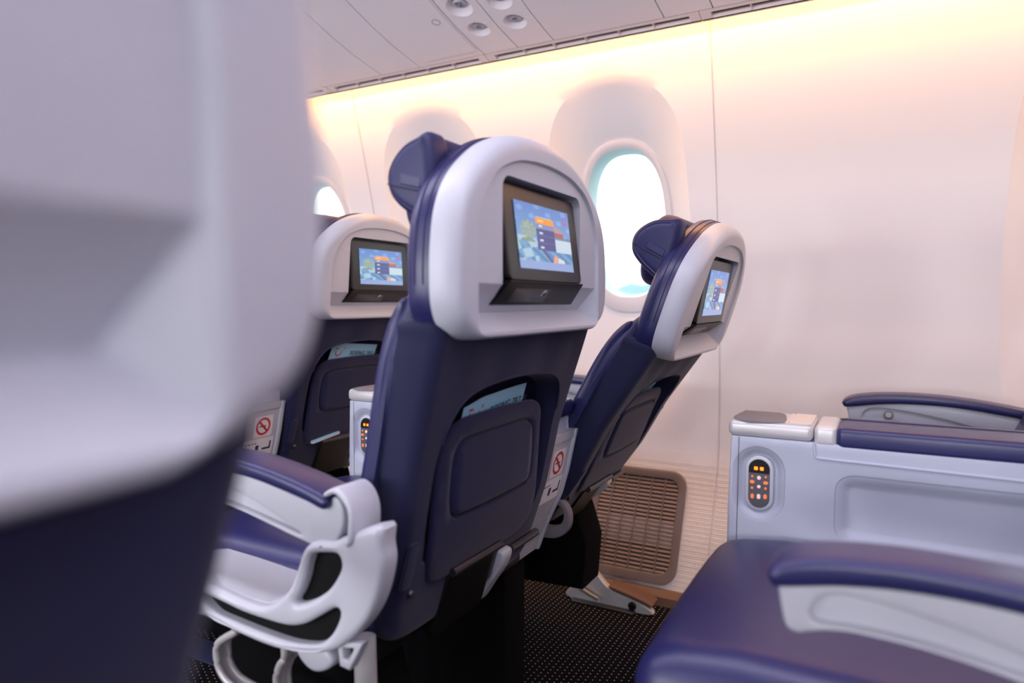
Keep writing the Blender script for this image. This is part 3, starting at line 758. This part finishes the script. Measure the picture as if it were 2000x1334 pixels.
def seat(label, X, y0, sg, recl=0., dy=0, dz=0, legx=None, slide=0., wing=1.):
    t = thing('aircraft_seat', label, 'seat', (X, y0, 0), 'cabin seats')
    MB = back_matrix(recl, dy, dz)
    def bp(nm, key=None, parent=None, mt=None):
        me = ME[key or nm]; o = link(nm, me, mt or MATS[nm], parent or t, LBL.get(nm))
        if parent is None: o.matrix_local = MB
        return o
    for nm in BACK:
        o = bp(nm)
        if nm == 'monitor': link('screen', ME['screen'], 'screen', o, 'lit picture of a beach with a menu')
        if nm == 'media_box':
            for k in ('media_door', 'media_icon', 'media_icon_dot'): link(k, ME[k], MATS[k], o)
    for s in ('l', 'r'):
        o = bp('headrest_wing', 'wing_'+s, None, 'leather2')
        o.matrix_local = MB @ Matrix.Translation((0, -.13*(1-wing), 1.16*(1-wing)*.35)) @ Matrix.Diagonal((1, wing, 1-(1-wing)*.35, 1))
        link('wing_seam', ME['wseam_'+s], 'leather', o); link('wing_seam', ME['wseam2_'+s], 'seam', o); link('wing_strap', ME['wstrap_'+s], 'leather', o)
    for nm in ('footrest_flap', 'footrest_tube', 'footrest_bracket', 'cloth_tab', 'tab_stud'): bp(nm)
    c = link('seat_cushion', ME['seat_cushion'], 'leather', t); c.location.y = slide; link('cushion_piping', ME['cushion_piping'], 'leather', c)
    if sg > 0:
        o = link('hinge_ring', ME['hinge_ring'], 'greyinset', t); o.location.x = -sg*.225
    link('seat_pan', ME['seat_pan'], 'black', t).location.y = slide
    for nm, k, m_ in (('under_seat_box', 'under_seat_box', 'blackmatt'), ('leg', 'leg_front', 'black')):
        o = link(nm, ME[k], m_, t); o.location.x = legx if legx is not None else sg*.14
    S = SIDE[sg]
    for k in ('arm_cap', 'arm_body', 'arm_pivot_cover', 'side_frame', 'pan_side_cover', 'foot_loop', 'leg_strut', 'frame_lug'):
        if sg > 0 and k in ('leg_strut', 'foot_loop', 'frame_lug', 'side_frame', 'pan_side_cover'): continue
        o = link(k, S[k], MATS[k], t, LBL.get(k)); o.location.y = slide
        if k == 'arm_body':
            link('recline_button_ring', S['recline_button_ring'], 'chrome', o); link('recline_button', S['recline_button'], 'silver', o)
        if k == 'side_frame':
            link('mesh_insert', S['mesh_insert_a'], 'meshb', o); link('mesh_insert', S['mesh_insert_b'], 'meshb', o)
    return t, MB
YA, YB, YC, YF = .69, 1.60, -.221, .383
XA, XW = 1.015, 1.65
SEATS = {}
SEATS['A'] = seat('upright navy seat with a grey screen shell, white side frame beside the aisle', XA, YA, -1, 0, legx=-.14, wing=.80)
SEATS['AW'] = seat('reclined navy seat by the window wall, tipped back above the air grille', XW, YA, 1, 18, .03, -.01, legx=.135, slide=.06)
SEATS['BW'] = seat('navy window seat one row ahead of the reclined seat, tall card in its pocket', XW, YB, 1, 4.5, 0, .015, legx=.10)
SEATS['BA'] = seat('navy aisle seat directly ahead of the upright seat', XA, YB, -1, 0, legx=-.14)
SEATS['CA'] = seat('navy leather aisle seat behind the upright seat, broad bare cushion and padded armrest', XA, YC, -1, 10, legx=-.14)
SEATS['CW'] = seat('window seat with a curved armrest and round steel button, behind the reclined seat', XW, YC, 1, 12, legx=.10)
SEATS['F'] = seat('pale grey seat shell with a wide dark notch, across the aisle from the upright seat', -.076, YF, 1, 0, legx=.14)

# ------------------------------------------------------------------ safety cards in the pockets
def card(label, key, X, y0, lift=0., roll=0., dx=0.):
    t = thing('safety_card', label, 'card', (X, y0, 0), 'safety cards in the seat pockets')
    MB = SEATS[key][1]
    a = math.radians(roll)
    def place(x, z, d=0):
        x2, z2 = x*math.cos(a)-(z-.80)*math.sin(a), .80+x*math.sin(a)+(z-.80)*math.cos(a)
        x2 += dx; z2 += lift
        return (x2, prof(z2)+.030+d+.004*math.sin(x*22), z2)
    g = Geo(); NX, NZ = 14, 10
    for d in (0, .0008):
        g.add([place(-.112+.215*i/NX, .60+(.212-.010*max(0, (-.06-(-.112+.215*i/NX))/.05))*j/NZ, d) for j in range(NZ+1) for i in range(NX+1)],
              [(j*(NX+1)+i, j*(NX+1)+i+1, (j+1)*(NX+1)+i+1, (j+1)*(NX+1)+i) for j in range(NZ) for i in range(NX)])
    o = part('card_sheet', g, 'card', t, 60); o.matrix_local = MB
    g = font_geo('BOEING 787-8', .0205, lambda x, y, z: place(-.024+x, .775+y, -.0006-z))
    o2 = part('lettering', g, 'ink', t); o2.matrix_local = MB
    g = Geo()
    pth = spline([(-.092, .790), (-.091, .780), (-.085, .7725), (-.076, .773), (-.068, .781), (-.063, .7885)], 5, False)
    n = len(pth)
    L = []; R = []
    for i, (x, z) in enumerate(pth):
        q, p = pth[min(i+1, n-1)], pth[max(i-1, 0)]
        tx, tz = q[0]-p[0], q[1]-p[1]; l = math.hypot(tx, tz); w_ = .0022*(1.0-.6*abs(i/n-.45))
        L.append(place(x-tz/l*w_, z+tx/l*w_, -.0007)); R.append(place(x+tz/l*w_, z-tx/l*w_, -.0007))
    g.loft([L, R], closed=False)
    g.add([place(-.097, .7925, -.0007), place(-.084, .7925, -.0007), place(-.084, .7965, -.0007), place(-.097, .7965, -.0007)], [(0, 1, 2, 3)])
    g.add([place(-.0595, .793, -.0007), place(-.0555, .793, -.0007), place(-.0535, .799, -.0007), place(-.0575, .799, -.0007)], [(0, 1, 2, 3)])
    o3 = part('red_emblem', g, 'red', t); o3.matrix_local = MB
card('light blue safety card sunk in the pocket of the upright seat', 'A', XA, YA, .005, 2.)
card('light blue safety card deep in the pocket of the reclined seat', 'AW', XW, YA, .026, 1.)
card('light blue safety card standing tall and tilted, smile emblem clear of the pocket', 'BW', XW, YB, .018, -5., .0)

bk = thing('booklet', 'thin light blue booklet wedged low across the back of the window seat ahead', 'booklet', (XW, YB, 0))
part('cover', Geo().rbox(-.150, -.035, -.012, .0, .550, .554, .001, 1, lambda x, y, z: (x, prof(.565)+y-.004, z+.10*(x+.115))), 'card', bk)
part('pages', Geo().rbox(-.149, -.036, -.011, .0, .5465, .5495, 0, 1, lambda x, y, z: (x, prof(.565)+y-.004, z+.10*(x+.115))), 'white', bk)
# ------------------------------------------------------------------ centre consoles between the paired seats
def pill(cy, cz, hw, hh, seg=8):
    return rrect(cy-hw, cy+hw, cz-hh, cz+hh, min(hw, hh)*.999, seg)
CM = {}
def console_meshes():
    W = .0625
    # side outline (y,z); body as two side skins + core
    side = [(.462, .728), (.466, .60), (.468, .42), (.0, .42), (-.02, .46), (-.075, .68), (-.072, .728)]
    remote = pill(.413, .645, .042, .065); recess = rrect(.0, .287, .560, .676, .028, 6)
    g = Geo().slab(side, 'x', -W+.0185, W-.0185, .002)
    g.slab(side, 'x', -W, -W+.018, .004, holes=[remote, recess]); g.slab(side, 'x', W-.018, W, .004, holes=[remote, recess])
    CM['console_body'] = (g, 'console')
    for sx, nm in ((-1, 'a'), (1, 'b')):
        # soft walls of the panel recess and of the remote dish
        for src, k, inn in ((recess, 'panel_recess_', .022), (remote, 'remote_dish_', .014)):
            l0 = [(sx*(W-.001), u, v) for u, v in src]; so = ccw(src)
            g = Geo().loft([[(sx*(W-.0005-d), u, v) for u, v in offset(so, o)] for o, d in ((-.001, 0), (inn*.25, .002), (inn*.6, .008), (inn*.85, .0115), (inn, .0125))])
            last = offset(so, inn); g.fill(last, [], lambda u, v: (sx*(W-.013), u, v))
            CM[k+nm] = (g, 'console')
        xs = lambda a: sx*(W-.013+a)
        g = Geo().slab(pill(.413, .644, .0245, .0505), 'x', xs(0), xs(.0075), .004); CM['remote_'+nm] = (g, 'frame')
        g = Geo().slab(pill(.413, .644, .0185, .0445), 'x', xs(.006), xs(.0082), .001); CM['keypad_'+nm] = (g, 'keypad')
        g = Geo().fill(offset([p for p in pill(.413, .644, .0185, .0445) if p[1] > .6639]+[(.3945, .662), (.4315, .662)] if False else ccw([p for p in pill(.413, .644, .0185, .0445) if p[1] > .667]+[(.3947, .662), (.4313, .662)]), .0008), [], lambda u, v: (xs(.0086), u, v)); CM['display_'+nm] = (g, 'black')
        g = Geo()
        for du in (.0055, -.0045): g.rbox(*sorted((xs(.0086), xs(.0092))), .413+du-.003, .413+du+.003, .6685, .6745, .0005, 1)
        CM['digits_'+nm] = (g, 'orange')
        def btn(dy, z, hw, hh): return Geo().slab(pill(.413-sx*-dy*1, z, hw, hh, 4), 'x', xs(.0075), xs(.0100), .0008)
        CM['buttons_'+nm] = [(btn(.0115, .657, .002, .002), 'btn'), (btn(0, .6545, .0033, .0035), 'wbtn'), (btn(-.0115, .656, .002, .002), 'btn'),
                             (btn(.0115, .6465, .0042, .0030), 'btn'), (btn(-.0115, .6460, .0042, .0030), 'btn'), (btn(0, .6385, .003, .003), 'wbtn'),
                             (btn(.0115, .6365, .002, .0025), 'btn'), (btn(-.0115, .635, .0022, .0022), 'btn'),
                             (btn(.011, .6215, .0030, .0045), 'btn'), (btn(0, .6205, .0030, .0045), 'wbtn'), (btn(-.011, .620, .0030, .0045), 'btn')]
        # bead line under the arm pad
        pth = spline([(.323, .727), (.322, .712), (.319, .7045), (.310, .702), (.20, .7005), (.05, .6985), (-.05, .697)], 4, False)
        CM['bead_'+nm] = (Geo().tube([(sx*(W+.0005), u, v) for u, v in pth], .0026, 6), 'console')
        pth = [(sx*(W+.0001), .448, .727), (sx*(W+.0001), .450, .42)]
        CM['edge_line_'+nm] = (Geo().tube(pth, .0007, 4), 'keypad')
    g = Geo().rbox(-W-.001, W+.001, .3255, .468, .728, .757, .010, 4); CM['top_cap'] = (g, 'silver')
    g = Geo().slab(spline([(-.056, .458), (.050, .458), (.056, .452), (.056, .402), (.048, .388), (.030, .380), (-.030, .372), (-.056, .372)], 3), 'z', .7555, .7580, .0008); CM['tray_inset'] = (g, 'greyinset')
    CM['hinge_plate'] = (Geo().rbox(-.057, .057, .329, .372, .7565, .7585, .0008, 1), 'cream')
    CM['hinge_screw'] = [(Geo().lathe([(.0016, 0), (.0016, .0006), (.0001, .0006)], (x, .366, .7583), 'z', 10), 'keypad') for x in (-.05, .05)]
    CM['arm_band'] = (Geo().rbox(-W-.0005, W+.0005, .288, .324, .722, .7575, .009, 4), 'silver')
    g = Geo().rbox(-W-.0015, W+.0015, -.085, .290, .7185, .758, .012, 5); CM['arm_pad'] = (g, 'leather')
    CM['pad_seam'] = (Geo().tube([(.030, .288, .7583), (.030, -.08, .7583)], .0014, 6), 'seam')
    # rear end plate, curved, with stickers
    def ry(z): return interp(z, [.40, .46, .54, .60, .69, .73], [.012, -.010, -.047, -.064, -.083, -.088])
    zs = [.40+.0193*k for k in range(16)]
    prof_ = [(ry(z)-.006, z) for z in zs]+[(ry(z)+.010, z) for z in reversed(zs)]
    CM['end_plate'] = (Geo().slab(prof_, 'x', -.062, .062, .006), 'frame')
    CM['end_plate_rim'] = (Geo().slab([(ry(z)-.012, z) for z in zs]+[(ry(z)-.002, z) for z in reversed(zs)], 'x', .050, .064, .003).slab([(ry(z)-.010, z) for z in zs if z > .66]+[(ry(z)-.002, z) for z in reversed(zs) if z > .66], 'x', -.062, .064, .003), 'frame')
    def pl(x, z, d=0): return (x, ry(z)-.0068-d, z)
    def quad(x0, x1, z0, z1, d): 
        n = 4; return Geo().add([pl(x0+(x1-x0)*(i % 2), z0+(z1-z0)*(i//2)/n, d) for i in range(2*(n+1))], [(2*k, 2*k+1, 2*k+3, 2*k+2) for k in range(n)])
    CM['smoking_sticker'] = (quad(-.035, .030, .592, .652, .0002), 'white')
    cx, cz = -.003, .622
    def ring(r0, r1, d): return Geo().loft([[pl(cx+r*math.cos(a*math.pi/16), cz+r*math.sin(a*math.pi/16), d) for a in range(32)] for r in (r0, r1)])
    g = ring(.019, .0255, .0006); b = .0032
    g.add([pl(cx-.0145-b*.7, cz+.0145-b*.7, .0006), pl(cx-.0145+b*.7, cz+.0145+b*.7, .0006), pl(cx+.0145+b*.7, cz-.0145+b*.7, .0006), pl(cx+.0145-b*.7, cz-.0145-b*.7, .0006)], [(0, 1, 2, 3)])
    CM['prohibition_ring'] = (g, 'red')
    CM['cigarette_symbol'] = (quad(cx-.013, cx+.011, cz-.002, cz+.002, .0004), 'keypad')
    CM['notice_sticker'] = (quad(-.064, .042, .535, .588, .0002), 'white')
    g = quad(-.058, -.050, .545, .565, .0005)
    g.add(quad(-.020, -.008, .550, .568, .0005).v, quad(0, 1, .5, .6, 0).f); g.add(quad(.004, .034, .552, .558, .0005).v, quad(0, 1, .5, .6, 0).f); g.add(quad(.028, .034, .556, .575, .0005).v, quad(0, 1, .5, .6, 0).f)
    for x in (-.054, -.043, -.032, -.021): g.add(quad(x-.004, x+.003, .573, .576, .0005).v, quad(0, 1, .5, .6, 0).f)
    CM['notice_print'] = (g, 'ink')
    CM['console_foot'] = (Geo().rbox(-.05, .05, .03, .42, .0, .42, .01, 2), 'blackmatt')
console_meshes()
for k, v in list(CM.items()):
    CM[k] = [(g.mesh(k, 40), m) for g, m in v] if isinstance(v, list) else (v[0].mesh(k, 40), v[1])
def console(label, y0):
    t = thing('centre_console', label, 'console', (1.333, y0, 0), 'consoles between paired seats')
    def P(k, nm, par): me, m = CM[k]; return link(nm, me, m, par)
    P('console_body', 'console_body', t); P('console_foot', 'foot', t)
    for s in 'ab':
        P('panel_recess_'+s, 'panel_recess', t); P('remote_dish_'+s, 'remote_dish', t); P('bead_'+s, 'bead_line', t); P('edge_line_'+s, 'edge_line', t)
        r = P('remote_'+s, 'remote_control', t)
        for k in ('keypad', 'display', 'digits'): P(k+'_'+s, k, r)
        for me, m in CM['buttons_'+s]: link('button', me, m, r)
    c = P('top_cap', 'top_cap', t); P('tray_inset', 'tray_inset', c); P('hinge_plate', 'hinge_plate', c)
    for me, m in CM['hinge_screw']: link('screw', me, m, c)
    P('arm_band', 'arm_band', t); a = P('arm_pad', 'arm_pad', t); P('pad_seam', 'pad_seam', a)
    e = P('end_plate', 'end_plate', t); P('end_plate_rim', 'end_rim', e)
    for k in ('smoking_sticker', 'prohibition_ring', 'cigarette_symbol', 'notice_sticker', 'notice_print'): P(k, k, e)
console('centre console with no-smoking sticker on its end beside the upright seat', YA)
console('grey console end with sticker beside the window seat one row ahead', YB)
console('grey centre console with lit remote panel, behind the bare seat cushion', YC)

# ------------------------------------------------------------------ air return grille at the wall foot
t = thing('air_return_grille', 'grey-brown slatted air grille low on the side wall', 'grille', (0, 0, 0))
GY0, GY1, GZ0, GZ1 = .575, .905, .046, .388
def gx(z, d): return wallX(z)-d
outer = rrect(GY0, GY1, GZ0, GZ1, .052, 8); innr = rrect(GY0+.027, GY1-.027, GZ0+.030, GZ1-.026, .034, 8)
g = Geo().slab(outer, 'x', 0, .014, .004, holes=[innr])
link('frame', g.mesh('frame', 35, lambda x, y, z: (gx(z, .014)+x, y, z)), 'grille', t)
g = Geo(); g.fill(innr, [], lambda u, v: (gx(v, .001), u, v)); part('cavity_back', g, 'grilled', t)
nS = 23; slat = None
for k in range(nS):
    z = GZ0+.036+(GZ1-GZ0-.070)*k/(nS-1)
    e = 0
    dz0, dz1 = z-(GZ0+.030), (GZ1-.026)-z
    for dz in (dz0, dz1):
        if dz < .034: e = max(e, .034-math.sqrt(max(0, .034**2-(.034-dz)**2)))
    a, b = GY0+.026+e, GY1-.026-e
    part('slat', Geo().add([(gx(z, .010), a, z), (gx(z, .010), b, z), (gx(z, .0105), b, z-.0035), (gx(z, .0105), a, z-.0035), (gx(z, .002), a, z+.0035), (gx(z, .002), b, z+.0035)], [(0, 1, 2, 3), (0, 1, 5, 4)]), 'slat', t)
for k in range(1, 6):
    y = GY0+.027+(GY1-GY0-.054)*k/6
    zz = [GZ0+.031+(GZ1-GZ0-.058)*i/12 for i in range(13)]
    part('upright_bar', Geo().tube([(gx(z, .0125), y, z) for z in zz], .0026, 6), 'grille', t)

# dimmer button under the main window
for yc, lb in ((.815, 'round ribbed dimmer button under the window beside the reclined seat'),):
    t = thing('dimmer_button', lb, 'button', (wallX(.873)+.0605, yc-.012, .873))
    part('bezel_ring', Geo().lathe([(.021, .008), (.021, -.002), (.017, -.003), (.0165, .001), (.0002, .001)], (0, 0, 0), 'x', 32), 'greyinset', t)
    g = Geo()
    part('button_cap', Geo().lathe([(.0135, .002), (.0135, -.003), (.012, -.0045), (.0002, -.0045)], (0, 0, 0), 'x', 28), 'wall', t)
    for k in range(14):
        a = 2*math.pi*k/14+.2; g.rbox(-.0036, -.0026, .0155*math.cos(a)-.0016, .0155*math.cos(a)+.0016, .0155*math.sin(a)-.0016, .0155*math.sin(a)+.0016, 0)
    part('tick_marks', g, 'greyinset', t)

# floor fitting by the wall: steel track end with brown cover
t = thing('seat_track_fitting', 'steel seat-track fitting with brown cover at the foot of the air grille', 'fitting', (2.02, .72, 0))
part('side_plate', Geo().slab(spline([(-.10, .002), (.16, .002), (.155, .05), (.12, .11), (.10, .125), (.07, .10), (.03, .062), (-.03, .045), (-.085, .032)], 4), 'x', -.012, .012, .003), 'silver', t)
part('cover_cap', Geo().slab(spline([(-.105, .028), (-.03, .046), (.02, .058), (.025, .070), (-.035, .058), (-.105, .040)], 3), 'x', -.014, .050, .004), 'brown', t)
part('bolt', Geo().lathe([(.013, 0), (.013, -.006), (.009, -.009), (.0005, -.009)], (-.012, -.05, .022), 'x', 16), 'black', t)
part('rod', Geo().tube([(-.03, .12, .050), (-.026, .06, .026)], .007, 10), 'chrome', t)
part('foot_plate', box(-.035, .03, -.06, .15, .001, .008, r=.002), 'dsteel', t)
